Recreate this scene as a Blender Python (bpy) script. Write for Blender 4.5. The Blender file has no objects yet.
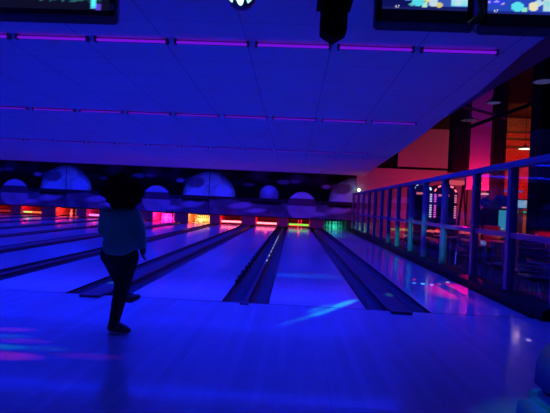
import bpy, bmesh, math, random
from mathutils import Vector, Matrix, noise as mnoise
C = bpy.context.scene.collection
SC = bpy.context.scene
R = random.Random(7)

# ------------------------------------------------------------------ camera
cam = bpy.data.cameras.new('camera'); camo = bpy.data.objects.new('camera', cam); C.objects.link(camo)
cam.sensor_width = 36; cam.lens = 36 * 466.08 / 550; cam.clip_start = .05; cam.clip_end = 200
F = Vector((-.03906184, .99922828, -.00412565)).normalized()
RT = Vector((.99816786, .03921065, .04608087)).normalized()
UP = Vector((-.04620708, .00231809, .99892919)).normalized()
m = Matrix((RT, UP, -F)).transposed().to_4x4(); m.translation = (0, 0, 1.0895)
camo.matrix_world = m; SC.camera = camo
SC.view_settings.view_transform = 'Standard'; SC.view_settings.look = 'None'
SC.view_settings.gamma = 1; SC.view_settings.use_curve_mapping = False
SC.view_settings.exposure = 0
# ------------------------------------------------------------------ world (ultraviolet gloom)
w = bpy.data.worlds.new('world'); SC.world = w; w.use_nodes = True
w.node_tree.nodes['Background'].inputs[0].default_value = (.010, .022, 1, 1)
w.node_tree.nodes['Background'].inputs[1].default_value = .09
UV = (.004, .013, 1.0)
def light(name, kind, loc, power, col, size=.2, sy=None, target=None, spot=None, blend=.5, parent=None, rad=.02):
    l = bpy.data.lights.new(name, kind); o = bpy.data.objects.new(name, l); C.objects.link(o)
    l.energy = power; l.color = col
    if kind == 'AREA':
        l.size = size
        if sy: l.shape = 'RECTANGLE'; l.size_y = sy
    else: l.shadow_soft_size = rad
    if spot: l.spot_size = math.radians(spot); l.spot_blend = blend
    o.location = loc
    if target is not None:
        d = Vector(target) - Vector(loc); o.rotation_euler = d.to_track_quat('-Z', 'Y').to_euler()
    if parent:
        o.parent = parent; o.matrix_parent_inverse = Matrix.Translation(parent.location).inverted()
    return o
# rows of blacklight tubes: the light they throw down on floor and lanes (last row has no tubes)
for (y, z, x0, x1, p) in ((5.2, 2.76, -6, 2.1, 105), (9.0, 2.66, -9, 2.2, 260), (14.0, 2.6, -12, 2.2, 260), (18.5, 2.58, -16, 2.4, 330)):
    lo_ = light('blacklight_glow', 'AREA', ((x0 + x1) / 2, y, z), p, UV, x1 - x0, .35)
    if y < 6: lo_.data.spread = math.radians(112)
light('mural_blacklight', 'AREA', (-8.8, 21.2, 2.6), 95, UV, 20, .15, (-8.8, 22.6, 1.4))  # added wash without a fitting, brightens the mural
# red and purple wash in the hall behind the glass
light('hall_red_wash', 'AREA', (6.2, 19.5, 2.0), 24, (1, .02, .16), 3.5, 1.0, (6.0, 22.6, 2.2))
light('hall_red_wash', 'AREA', (6.6, 20.6, .9), 40, (1, .02, .12), 2.2, .5, (6.4, 22.6, 1.3))
light('hall_red_wash', 'AREA', (6.2, 15.3, 1.7), 40, (1, .01, .12), .7, .3, (6.2, 16, 2.2))
light('hall_purple_wash', 'AREA', (6.0, 13.5, 4.8), 9, (.28, .02, 1), .8, .5, (6.2, 16, 3.4))
light('hall_orange_wash', 'AREA', (10.6, 20.5, 5.2), 40, (1, .2, .04), 1.5, 1, (10.6, 24, 4.4))
light('hall_red_wash', 'AREA', (11.5, 21.5, 2.4), 130, (1, .005, .01), 1.5, .5, (11.5, 24, 3.2))
light('hall_uv', 'AREA', (6.5, 9.0, 2.9), 90, (.03, .03, 1), 4, 6, (6.5, 9.0, 0))

# ------------------------------------------------------------------ materials
MATS = {}
def mat(name, col, rough=.6, metal=0, var=.12, scale=8, emit=None, es=1, coat=0, spec=.5, stretch=None, bump=0):
    if name in MATS: return MATS[name]
    M = bpy.data.materials.new(name); M.use_nodes = True; nt = M.node_tree; b = nt.nodes['Principled BSDF']
    tc = nt.nodes.new('ShaderNodeTexCoord'); mp = nt.nodes.new('ShaderNodeMapping'); nz = nt.nodes.new('ShaderNodeTexNoise')
    if stretch: mp.inputs['Scale'].default_value = stretch
    nz.inputs['Scale'].default_value = scale; nz.inputs['Detail'].default_value = 4
    nt.links.new(tc.outputs['Object'], mp.inputs[0]); nt.links.new(mp.outputs[0], nz.inputs[0])
    mx = nt.nodes.new('ShaderNodeMix'); mx.data_type = 'RGBA'
    mx.inputs[6].default_value = (*[c * (1 - var) for c in col], 1)
    mx.inputs[7].default_value = (*[min(1, c * (1 + var)) for c in col], 1)
    nt.links.new(nz.outputs[0], mx.inputs[0]); nt.links.new(mx.outputs[2], b.inputs['Base Color'])
    b.inputs['Roughness'].default_value = rough; b.inputs['Metallic'].default_value = metal
    b.inputs['Specular IOR Level'].default_value = spec; b.inputs['Coat Weight'].default_value = coat
    if bump:
        bp = nt.nodes.new('ShaderNodeBump'); bp.inputs['Strength'].default_value = bump; bp.inputs['Distance'].default_value = .01
        nt.links.new(nz.outputs[0], bp.inputs['Height']); nt.links.new(bp.outputs[0], b.inputs['Normal'])
    if emit:
        b.inputs['Emission Color'].default_value = (*emit, 1); b.inputs['Emission Strength'].default_value = es
    MATS[name] = M; return M
def glow(name, col, s=1): return mat('lit ' + name, (.02, .02, .02), .5, emit=col, es=s)
def wood(name, col, board, rough, streak=.18, coat=.3):
    """boards running along Y, each its own tone, dark joints between"""
    M = bpy.data.materials.new(name); M.use_nodes = True; nt = M.node_tree; b = nt.nodes['Principled BSDF']
    N = nt.nodes.new; L = nt.links.new
    g = N('ShaderNodeNewGeometry'); sx = N('ShaderNodeSeparateXYZ'); L(g.outputs['Position'], sx.inputs[0])
    dv = N('ShaderNodeMath'); dv.operation = 'DIVIDE'; dv.inputs[1].default_value = board; L(sx.outputs[0], dv.inputs[0])
    fl = N('ShaderNodeMath'); fl.operation = 'FLOOR'; L(dv.outputs[0], fl.inputs[0])
    yy = N('ShaderNodeMath'); yy.operation = 'MULTIPLY'; yy.inputs[1].default_value = .45; L(sx.outputs[1], yy.inputs[0])
    of = N('ShaderNodeMath'); of.operation = 'MULTIPLY_ADD'; of.inputs[1].default_value = .37; L(fl.outputs[0], of.inputs[0]); L(yy.outputs[0], of.inputs[2])
    fy = N('ShaderNodeMath'); fy.operation = 'FLOOR'; L(of.outputs[0], fy.inputs[0])
    cb = N('ShaderNodeCombineXYZ'); L(fl.outputs[0], cb.inputs[0]); L(fy.outputs[0], cb.inputs[1])
    wn = N('ShaderNodeTexWhiteNoise'); L(cb.outputs[0], wn.inputs[0])
    fr = N('ShaderNodeMath'); fr.operation = 'FRACT'; L(dv.outputs[0], fr.inputs[0])
    jt = N('ShaderNodeMath'); jt.operation = 'LESS_THAN'; jt.inputs[1].default_value = .08; L(fr.outputs[0], jt.inputs[0])
    mp = N('ShaderNodeMapping'); mp.inputs['Scale'].default_value = (40, 1.5, 1); L(g.outputs['Position'], mp.inputs[0])
    nz = N('ShaderNodeTexNoise'); nz.inputs['Scale'].default_value = 1; nz.inputs['Detail'].default_value = 3; L(mp.outputs[0], nz.inputs[0])
    a = N('ShaderNodeMath'); a.operation = 'MULTIPLY_ADD'; a.inputs[1].default_value = streak; a.inputs[2].default_value = 1 - streak; L(wn.outputs[0], a.inputs[0])
    a2 = N('ShaderNodeMath'); a2.operation = 'MULTIPLY_ADD'; a2.inputs[1].default_value = .16; L(nz.outputs[0], a2.inputs[0]); L(a.outputs[0], a2.inputs[2])
    a3 = N('ShaderNodeMath'); a3.operation = 'MULTIPLY_ADD'; a3.inputs[1].default_value = -.12; L(jt.outputs[0], a3.inputs[0]); L(a2.outputs[0], a3.inputs[2])
    mx = N('ShaderNodeVectorMath'); mx.operation = 'SCALE'; mx.inputs[0].default_value = col; L(a3.outputs[0], mx.inputs[3])
    L(mx.outputs[0], b.inputs['Base Color'])
    b.inputs['Roughness'].default_value = rough; b.inputs['Coat Weight'].default_value = coat; b.inputs['Coat Roughness'].default_value = .09
    return M
M_APP = wood('maple approach boards', (.62, .58, .52), .064, .32, .22, .15)
M_LANE = wood('lacquered maple lane', (.80, .72, .66), .027, .22, .10, .6)
BLACK = mat('matt black plastic', (.012, .012, .014), .5)
DARK = mat('dark painted metal', (.03, .03, .035), .55)
GUT = mat('dark moulded gutter', (.012, .010, .018), .45, scale=3)
CAP = mat('violet grey capping', (.22, .06, .08), .5, scale=2, stretch=(6, .6, 1))
CHROME = mat('brushed steel', (.55, .55, .6), .3, 1)
TUBE = glow('blacklight tube', (.17, .005, .68), 1.0)
POST = mat('blue white powder coat', (.16, .16, .24), .35, scale=3)

def mural_like_attr(name, rough=.8, emission=False):
    M = bpy.data.materials.new(name); M.use_nodes = True; nt = M.node_tree; b = nt.nodes['Principled BSDF']
    at = nt.nodes.new('ShaderNodeAttribute'); at.attribute_name = 'paint'
    if emission:
        nt.links.new(at.outputs['Color'], b.inputs['Emission Color']); b.inputs['Emission Strength'].default_value = 1
        b.inputs['Base Color'].default_value = (.01, .01, .01, 1); b.inputs['Roughness'].default_value = .3
    else:
        nt.links.new(at.outputs['Color'], b.inputs['Base Color']); b.inputs['Roughness'].default_value = rough; b.inputs['Specular IOR Level'].default_value = .06
    return M
M_MURAL = mural_like_attr('printed mural'); M_SCREEN = mural_like_attr('screen picture', emission=True)

# ------------------------------------------------------------------ helpers
def box(bm, x0, x1, y0, y1, z0, z1, bev=0):
    mt = Matrix.Translation(((x0 + x1) / 2, (y0 + y1) / 2, (z0 + z1) / 2)) @ Matrix.Diagonal((x1 - x0, y1 - y0, z1 - z0, 1))
    r = bmesh.ops.create_cube(bm, size=1, matrix=mt)
    if bev:
        es = list({e for v in r['verts'] for e in v.link_edges})
        bmesh.ops.bevel(bm, geom=es, offset=bev, segments=2, affect='EDGES', profile=.5)
def tube(bm, pts, r, n=8, r2=None):
    pts = [Vector(p) for p in pts]; rings = []
    for i, p in enumerate(pts):
        d = (pts[min(i + 1, len(pts) - 1)] - pts[max(i - 1, 0)]).normalized()
        a = Vector((0, 0, 1)) if abs(d.z) < .9 else Vector((1, 0, 0))
        u = d.cross(a).normalized(); v = d.cross(u)
        rr = r if r2 is None else r + (r2 - r) * i / (len(pts) - 1)
        rings.append([bm.verts.new(p + (u * math.cos(t) + v * math.sin(t)) * rr) for t in [2 * math.pi * k / n for k in range(n)]])
    for a, b in zip(rings, rings[1:]):
        for k in range(n): bm.faces.new((a[k], a[(k + 1) % n], b[(k + 1) % n], b[k]))
    bm.faces.new(rings[0][::-1]); bm.faces.new(rings[-1])
def lathe(bm, prof, n=16, at=(0, 0, 0), closed=False):
    rings = []
    for (r, z) in prof:
        rings.append([bm.verts.new((at[0] + r * math.cos(2 * math.pi * k / n), at[1] + r * math.sin(2 * math.pi * k / n), at[2] + z)) for k in range(n)])
    for a, b in zip(rings, rings[1:]):
        for k in range(n): bm.faces.new((a[k], a[(k + 1) % n], b[(k + 1) % n], b[k]))
    bm.faces.new(rings[0][::-1]); bm.faces.new(rings[-1])
def prism(bm, poly, axis, a, b):
    """extrude a 2-D outline along an axis; for 'y' poly is (x,z); for 'x' poly is (y,z)"""
    def P(p, t): return (p[0], t, p[1]) if axis == 'y' else (t, p[0], p[1]) if axis == 'x' else (p[0], p[1], t)
    A = [bm.verts.new(P(p, a)) for p in poly]; B = [bm.verts.new(P(p, b)) for p in poly]; n = len(poly)
    bm.faces.new(A); bm.faces.new(B[::-1])
    for k in range(n): bm.faces.new((A[k], B[k], B[(k + 1) % n], A[(k + 1) % n]))
def obj(name, bm, M, parent=None, smooth=False, mods=None):
    if not isinstance(bm, bpy.types.Mesh):
        bmesh.ops.recalc_face_normals(bm, faces=bm.faces); me = bpy.data.meshes.new(name); bm.to_mesh(me); bm.free()
    else: me = bm
    for x in (M if isinstance(M, (list, tuple)) else [M]): me.materials.append(x)
    if smooth: me.polygons.foreach_set('use_smooth', [True] * len(me.polygons))
    o = bpy.data.objects.new(name, me); C.objects.link(o)
    if parent:
        o.parent = parent; top = parent
        off = Vector((0, 0, 0))
        while top: off += top.location; top = top.parent
        me.transform(Matrix.Translation(-off))
    return o
def tag(o, label=None, cat=None, group=None, kind=None):
    if label: o['label'] = label
    if cat: o['category'] = cat
    if group: o['group'] = group
    if kind: o['kind'] = kind
    return o
def thing(name, loc, label, cat, group=None):
    o = bpy.data.objects.new(name, None); C.objects.link(o); o.location = loc; o.empty_display_size = .1
    return tag(o, label, cat, group)
def bx(name, dims, M, parent=None, bev=0):
    bm = bmesh.new(); box(bm, *dims, bev=bev); return obj(name, bm, M, parent)
def struct(name, dims, M, label=None):
    return tag(bx(name, dims, M), label, 'structure' if label else None, kind='structure')
def copy_tree(o, parent=None):
    c = o.copy(); C.objects.link(c); c.parent = parent
    if parent: c.matrix_parent_inverse = o.matrix_parent_inverse.copy()
    for ch in list(o.children): copy_tree(ch, c)
    return c
ORD = ['', 'second', 'third', 'fourth', 'fifth', 'sixth', 'seventh', 'eighth', 'ninth', 'tenth', 'eleventh', 'twelfth', 'thirteenth']

# ------------------------------------------------------------------ lane layout
FOUL = 5.08; NL = -.7403; NW = .5235; WW = .704; LW = 1.054; PER = 2 * LW + NW + WW; END = 24.6; MASK = 22.6
def lane_x(k):      # centre of lane k (0 = left of the narrow centre divider)
    return NL - LW / 2 + (k // 2) * PER if k % 2 == 0 else NL + NW + LW / 2 + ((k - 1) // 2) * PER
KS = list(range(2, -11, -1))
# ------------------------------------------------------------------ structure
struct('floor', (-26, 3.3, -1.5, FOUL - .012, -.3, 0), M_APP)
bm = bmesh.new(); box(bm, -26, 2.78, FOUL - .012, END + .6, -.4, -.125); tag(obj('floor', bm, DARK), kind='structure')
struct('trim_1', (-26, 2.64, FOUL - .012, FOUL + .012, -.125, .0005), mat('black foul line', (.008, .008, .01), .4))
HF = -.25
struct('floor', (3.3, 17, -1.5, 26.5, -.5, HF), mat('dark hall carpet', (.03, .03, .04), .8, scale=20))
struct('floor', (2.78, 3.3, FOUL - .012, 26.5, -.5, HF), MATS['dark hall carpet'])
# ceiling over the lanes: large white panels with fine joints, very slightly sloping
def zc(Y): return 2.68 + .18 * math.exp(-(max(Y, 5.2) - 5.2) / 4)
EDGE = [(-1.5, 2.72), (5.16, 2.70), (6.7, 2.60), (8.0, 2.576), (11.4, 2.77), (17.1, 3.05), (22.6, 3.42)]
def edge_x(Y):
    for (a, xa), (b, xb) in zip(EDGE, EDGE[1:]):
        if Y <= b: return xa + (xb - xa) * (Y - a) / (b - a)
    return EDGE[-1][1]
M_CEIL = mat('white ceiling panel', (.88, .92, .80), .85, scale=1.2, var=.05)
nt = M_CEIL.node_tree; b = nt.nodes['Principled BSDF']; src = b.inputs['Base Color'].links[0].from_socket
g = nt.nodes.new('ShaderNodeNewGeometry'); sp = nt.nodes.new('ShaderNodeSeparateXYZ'); nt.links.new(g.outputs['Position'], sp.inputs[0])
def seam(out, off, step, wd, depth):
    a = nt.nodes.new('ShaderNodeMath'); a.operation = 'ADD'; a.inputs[1].default_value = off; nt.links.new(out, a.inputs[0])
    d = nt.nodes.new('ShaderNodeMath'); d.operation = 'DIVIDE'; d.inputs[1].default_value = step; nt.links.new(a.outputs[0], d.inputs[0])
    f = nt.nodes.new('ShaderNodeMath'); f.operation = 'FRACT'; nt.links.new(d.outputs[0], f.inputs[0])
    l = nt.nodes.new('ShaderNodeMath'); l.operation = 'LESS_THAN'; l.inputs[1].default_value = wd / step; nt.links.new(f.outputs[0], l.inputs[0])
    k = nt.nodes.new('ShaderNodeMath'); k.operation = 'MULTIPLY_ADD'; k.inputs[1].default_value = -depth; k.inputs[2].default_value = 1; nt.links.new(l.outputs[0], k.inputs[0])
    return k.outputs[0]
s1 = seam(sp.outputs[0], 100 * .93 - .34 + .01, .93, .018, .33); s2 = seam(sp.outputs[1], 60.1, .61, .018, .2)
mu = nt.nodes.new('ShaderNodeMath'); mu.operation = 'MULTIPLY'; nt.links.new(s1, mu.inputs[0]); nt.links.new(s2, mu.inputs[1])
vs = nt.nodes.new('ShaderNodeVectorMath'); vs.operation = 'SCALE'; nt.links.new(src, vs.inputs[0]); nt.links.new(mu.outputs[0], vs.inputs[3])
nt.links.new(vs.outputs[0], b.inputs['Base Color'])
bm = bmesh.new(); ys = [-1.5, 2, 5.2] + [5.2 + .8 * i for i in range(1, 22)] + [22.75]
lo = [[bm.verts.new((-26, y, zc(y))), bm.verts.new((edge_x(y), y, zc(y)))] for y in ys]
hi = [[bm.verts.new((-26, y, zc(y) + .12)), bm.verts.new((edge_x(y), y, zc(y) + .12))] for y in ys]
for i in range(len(ys) - 1):
    bm.faces.new((lo[i][0], lo[i][1], lo[i + 1][1], lo[i + 1][0])); bm.faces.new((hi[i][0], hi[i][1], hi[i + 1][1], hi[i + 1][0]))
    for s in (0, 1): bm.faces.new((lo[i][s], hi[i][s], hi[i + 1][s], lo[i + 1][s]))
bm.faces.new((lo[0][0], lo[0][1], hi[0][1], hi[0][0])); bm.faces.new((lo[-1][0], lo[-1][1], hi[-1][1], hi[-1][0]))
tag(obj('ceiling', bm, M_CEIL), kind='structure')
# edge strip of the lane ceiling, hall's red light painted into its colour, widening towards the approach
bm = bmesh.new(); q = []
for y, wd in ((-1.5, .30), (4.6, .30), (5.2, .27), (6.7, .06), (8.0, .02)):
    x = edge_x(y); q.append([bm.verts.new(p) for p in ((x - wd, y, zc(y) - .002), (x, y, zc(y) - .03), (x, y, zc(y) + .1), (x - wd, y, zc(y) + .1))])
for a, c in zip(q, q[1:]):
    for k in range(4): bm.faces.new((a[k], a[(k + 1) % 4], c[(k + 1) % 4], c[k]))
bm.faces.new(q[0]); bm.faces.new(q[-1])
tag(obj('trim_2', bm, mat('mauve edge board', (.20, .05, .10), .6)), kind='structure')
# wall over and behind the pin bays
struct('wall_back', (-26, 3.0, END + .35, END + .5, -.3, 2.9), BLACK)
struct('wall_left', (-26.2, -26, -1.5, END, -.3, 2.9), mat('dark navy wall', (.04, .04, .08), .8))
# hall behind the glass
M_PINK = mat('pale hall plaster', (.50, .42, .42), .8, scale=1.5)
M_BRICK = mat('brick wall', (.42, .26, .2), .85, scale=3)
nt = M_BRICK.node_tree; b = nt.nodes['Principled BSDF']; br = nt.nodes.new('ShaderNodeTexBrick'); g = nt.nodes.new('ShaderNodeNewGeometry')
cmb = nt.nodes.new('ShaderNodeCombineXYZ'); sp = nt.nodes.new('ShaderNodeSeparateXYZ'); nt.links.new(g.outputs['Position'], sp.inputs[0])
nt.links.new(sp.outputs[0], cmb.inputs[0]); nt.links.new(sp.outputs[2], cmb.inputs[1]); nt.links.new(cmb.outputs[0], br.inputs[0])
br.inputs['Color1'].default_value = (.42, .22, .15, 1); br.inputs['Color2'].default_value = (.3, .17, .12, 1); br.inputs['Mortar'].default_value = (.12, .09, .08, 1)
br.inputs['Scale'].default_value = 2.2; nt.links.new(br.outputs[0], b.inputs['Base Color'])
struct('wall_back', (3.0, 9.6, 22.6, 22.75, HF, 3.08), M_PINK)
struct('wall_back', (4.93, 7.42, 22.6, 22.75, 3.2, 5.05), M_PINK)
struct('wall_back', (2.6, 9.6, 23.4, 23.5, 3.0, 6.2), BLACK)
struct('wall_back', (9.0, 17, 24.0, 24.2, HF, 6.2), M_BRICK)
struct('wall_right', (15.2, 15.4, -1.5, 24.2, HF, 6.2), mat('dark hall wall', (.05, .04, .06), .85))
struct('ceiling', (2.9, 17, -1.5, 24.2, 6.0, 6.2), mat('black hall ceiling', (.012, .012, .014), .9))
struct('wall_back', (5.8, 6.56, 16.0, 16.15, 1.9, 6.0), M_PINK)
for i, (a, c, y) in enumerate(((5.22, 5.80, 16.0), (6.56, 6.98, 16.0), (5.0, 5.36, 10.0))):
    tag(bx('column', (a, c, y - .2, y + .2, 2.45 if i == 0 else HF, 6.0), mat('dark column paint', (.012, .010, .012), .8, spec=.2)),
        ['dark boxed duct hanging from the hall ceiling left of the purple wall strip', 'dark square column right of the purple lit wall strip', 'dark square column nearest the right edge behind the glass'][i], ['ceiling duct', 'column', 'column'][i])
for i, z in enumerate((4.35, 4.75, 5.1)):
    tag(bx('ceiling_beam', (8.9, 15.2, 22.9, 23.1, z, z + .1), DARK), 'dark horizontal beam across the orange brick wall, %s' % ['lowest of three', 'middle of three', 'highest of three'][i], 'beam', 'beams across the brick wall')
def pipe(pts, r, lab, cat='pipe'):
    bm = bmesh.new(); tube(bm, pts, r, 8); tag(obj('ceiling_pipe', bm, DARK), lab, cat)
pipe([(4.75, 13, 3.47), (9.5, 13, 5.5)], .05, 'dark sloping pipe crossing high behind the pendant dishes')
pipe([(4.2, 15, 4.7), (6.6, 15, 4.15)], .05, 'short dark pipe above the left hall column')

# curb and glass partition
bm = bmesh.new(); prism(bm, [(2.64, -.12), (2.64, .10), (2.70, .13), (2.95, .13), (2.95, -.25), (2.72, -.25)], 'y', 4.96, 22.55)
tag(obj('kerb', bm, mat('black vinyl kerb', (.006, .006, .008), .6, spec=.2)), 'long black kerb along the foot of the glass partition', 'kerb')
gp = thing('glass_partition', (2.82, 5.0, .13), 'long glass partition with blue-lit posts and rails standing on the black kerb', 'partition')
M_GLASS = bpy.data.materials.new('clear partition glass'); M_GLASS.use_nodes = True; nt = M_GLASS.node_tree
nt.nodes.remove(nt.nodes['Principled BSDF']); o_ = nt.nodes['Material Output']
tr = nt.nodes.new('ShaderNodeBsdfTransparent'); tr.inputs[0].default_value = (.80, .84, .88, 1)
gl = nt.nodes.new('ShaderNodeBsdfGlossy'); gl.inputs['Roughness'].default_value = .04
lw = nt.nodes.new('ShaderNodeFresnel'); lw.inputs[0].default_value = 1.35; mx = nt.nodes.new('ShaderNodeMixShader')
gg = nt.nodes.new('ShaderNodeNewGeometry'); fm = nt.nodes.new('ShaderNodeMath'); fm.operation = 'SUBTRACT'; fm.use_clamp = True
nt.links.new(lw.outputs[0], fm.inputs[0]); nt.links.new(gg.outputs['Backfacing'], fm.inputs[1]); nt.links.new(fm.outputs[0], mx.inputs[0]); nt.links.new(tr.outputs[0], mx.inputs[1]); nt.links.new(gl.outputs[0], mx.inputs[2]); nt.links.new(mx.outputs[0], o_.inputs[0])
py = [5.02, 6.11, 7.30, 8.78, 10.06, 11.2, 12.58, 13.75, 14.9, 16.1, 17.4, 18.8, 20.3, 22.0]
for y in py: bx('post', (2.76, 2.86, y - .045, y + .045, .131, 1.70), POST, gp)
for a, c in zip(py, py[1:]): bx('glass_pane', (2.805, 2.817, a + .045, c - .045, .14, 1.70), M_GLASS, gp)
bx('top_rail', (2.75, 2.87, 4.95, 22.07, 1.70, 1.78), POST, gp)
for a, c in zip(py, py[1:]): bx('middle_rail', (2.78, 2.85, a + .045, c - .045, .80, .87), POST, gp)

# ------------------------------------------------------------------ lanes, gutters, bays
LABL = {2: 'beside the black kerb', 1: 'right of the narrow centre divider', 0: 'left of the narrow centre divider', -1: 'directly right of the girl and behind her'}
for n, k in enumerate(KS):
    x = lane_x(k)
    tag(bx('bowling_lane', (x - LW / 2, x + LW / 2, FOUL + .012, END, -.125, 0), M_LANE),
        ('pale glossy bowling lane ' + LABL[k]) if k in LABL else 'pale glossy bowling lane, %s counting leftwards from the glass partition' % ORD[n], 'bowling lane', 'bowling lanes')
def gutter_bm(x0, x1, y0, y1):
    bm = bmesh.new(); n = 8; A = []; B = []
    for i in range(n + 1):
        t = math.pi * i / n; xx = (x0 + x1) / 2 - (x1 - x0) / 2 * math.cos(t); zz = -.095 * math.sin(t)
        A.append(bm.verts.new((xx, y0, zz))); B.append(bm.verts.new((xx, y1, zz)))
    A += [bm.verts.new((x1, y0, -.124)), bm.verts.new((x0, y0, -.124))]; B += [bm.verts.new((x1, y1, -.124)), bm.verts.new((x0, y1, -.124))]
    m_ = len(A)
    for i in range(m_): bm.faces.new((A[i], A[(i + 1) % m_], B[(i + 1) % m_], B[i]))
    return bm
G = .2345
divs = []
for j in range(0, -6, -1):
    divs.append(('n', NL + j * PER)); divs.append(('w', NL - LW - WW + j * PER))
divs.insert(0, ('w', NL + NW + LW))
for n, (t, x0) in enumerate(divs):
    x1 = x0 + (NW if t == 'n' else WW)
    lab = {0: 'wide dark gutter divider right of the lane nearest the centre', 1: 'narrow dark gutter divider in the picture centre with dotted marker lights', 2: 'wide dark gutter divider behind the girl'}.get(n, 'dark gutter divider, %s counting leftwards from the glass partition' % ORD[n])
    d = thing('lane_divider', (x0, FOUL, 0), lab, 'gutter divider', 'gutter dividers')
    obj('gutter', gutter_bm(x0 + .001, x0 + G, FOUL + .012, END), GUT, d); obj('gutter', gutter_bm(x1 - G, x1 - .001, FOUL + .012, END), GUT, d)
    if t == 'w':
        bm = bmesh.new(); prism(bm, [(x0 + G, -.12), (x0 + G, .012), (x0 + G + .02, .03), (x1 - G - .02, .03), (x1 - G, .012), (x1 - G, -.12)], 'y', FOUL + .012, END - 2)
        box(bm, x0 + G + .01, x1 - G - .01, FOUL - .16, FOUL + .012, .001, .028)
        obj('capping', bm, CAP, d)
    else:
        bm = bmesh.new(); prism(bm, [(x0 + G, -.12), (x0 + G, .005), (x0 + NW / 2, .02), (x1 - G, .005), (x1 - G, -.12)], 'y', FOUL + .012, END - 2)
        box(bm, x0 + G - .02, x1 - G + .02, FOUL - .10, FOUL + .012, .001, .012)
        obj('capping', bm, CAP, d)
    if n == 1:
        bm = bmesh.new(); box(bm, x0 + .005, x0 + .03, FOUL + 1.2, END - 2.2, -.02, .05)
        obj('bumper_rail', bm, BLACK, d)
        for i in range(22):
            y = FOUL + 1.5 + i * .5
            bx('rail_bracket', (x0 + .002, x0 + .05, y - .05, y + .05, -.03, .065), DARK, d)
        for i in range(9):  # highlights on the ridge, built as small glowing beads
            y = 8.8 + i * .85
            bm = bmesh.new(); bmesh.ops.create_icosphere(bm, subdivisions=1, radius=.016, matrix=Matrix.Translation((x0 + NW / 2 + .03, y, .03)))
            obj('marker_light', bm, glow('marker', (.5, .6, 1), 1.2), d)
# kickback boxes between bays
for n, (t, x0) in enumerate(divs):
    x1 = x0 + (NW if t == 'n' else WW)
    tag(bx('bay_partition', (x0 + .01, x1 - .01, MASK + .12, END + .3, .032, .50), mat('kickback panel', (.6, .12, .12), .6)),
        'low upright panel between two pin bays, %s from the right' % (ORD[n] if n else 'first'), 'bay panel', 'panels between the pin bays')
tag(bx('bay_partition', (2.60, 2.98, MASK + .12, END + .3, -.12, .50), BLACK), 'black panel closing the last pin bay beside the glass partition', 'bay panel')
RED = (1, .012, .02); PINK = (1, .02, .45); YEL = (1, .42, .06); GRN = (.15, 1, .08); CYA = (.02, .8, .45); ORA = (1, .10, .03); MAG = (1, .02, .55)
BAY = {2: (CYA, 9, 'pins'), 1: (RED, 16, 'bar+'), 0: (RED, 26, 'bar'), -1: (RED, 26, 'bar'), -2: (YEL, 48, 'pins'), -3: (PINK, 65, 'pins'), -4: (MAG, 30, 'pins'),
       -5: (MAG, 10, 'bar'), -6: (ORA, 16, 'pins'), -7: (RED, 14, 'bar'), -8: (RED, 8, 'bar'), -9: (RED, 6, ''), -10: (RED, 6, '')}
BARCOL = {1: (GRN, 1.3), 0: ((1, .14, .18), 4), -1: ((1, .14, .18), 4), -5: ((1, .15, .7), 2), -7: ((.8, .45, .12), 1.2), -8: ((.6, .02, .02), .5)}
NAMEC = {2: 'green', 1: 'lime green', 0: 'red', -1: 'red', -2: 'yellow', -3: 'pink', -4: 'magenta', -5: 'magenta', -6: 'orange', -7: 'yellow green', -8: 'dull red', -9: 'red', -10: 'red'}
def pin_bm():
    bm = bmesh.new()
    lathe(bm, [(.025, 0), (.03, .01), (.045, .05), (.058, .10), (.060, .125), (.054, .17), (.036, .22), (.024, .255), (.023, .27), (.028, .30), (.032, .335), (.029, .36), (.016, .378), (.004, .381)], 14)
    return bm
pinbm = pin_bm(); bmesh.ops.recalc_face_normals(pinbm, faces=pinbm.faces); pinmesh = bpy.data.meshes.new('bowling_pin'); pinbm.to_mesh(pinmesh); pinbm.free()
pinmesh.materials.append(mat('white pin lacquer', (.85, .85, .85), .3, var=.03)); pinmesh.materials.append(mat('red pin stripe', (.6, .02, .02), .4))
for p_ in pinmesh.polygons:
    p_.use_smooth = True
    if .25 < p_.center.z < .285: p_.material_index = 1
ROWN = ['head pin', 'left pin of the second row', 'right pin of the second row', 'left pin of the third row', 'middle pin of the third row', 'right pin of the third row',
        'far left pin of the back row', 'inner left pin of the back row', 'inner right pin of the back row', 'far right pin of the back row']
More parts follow.
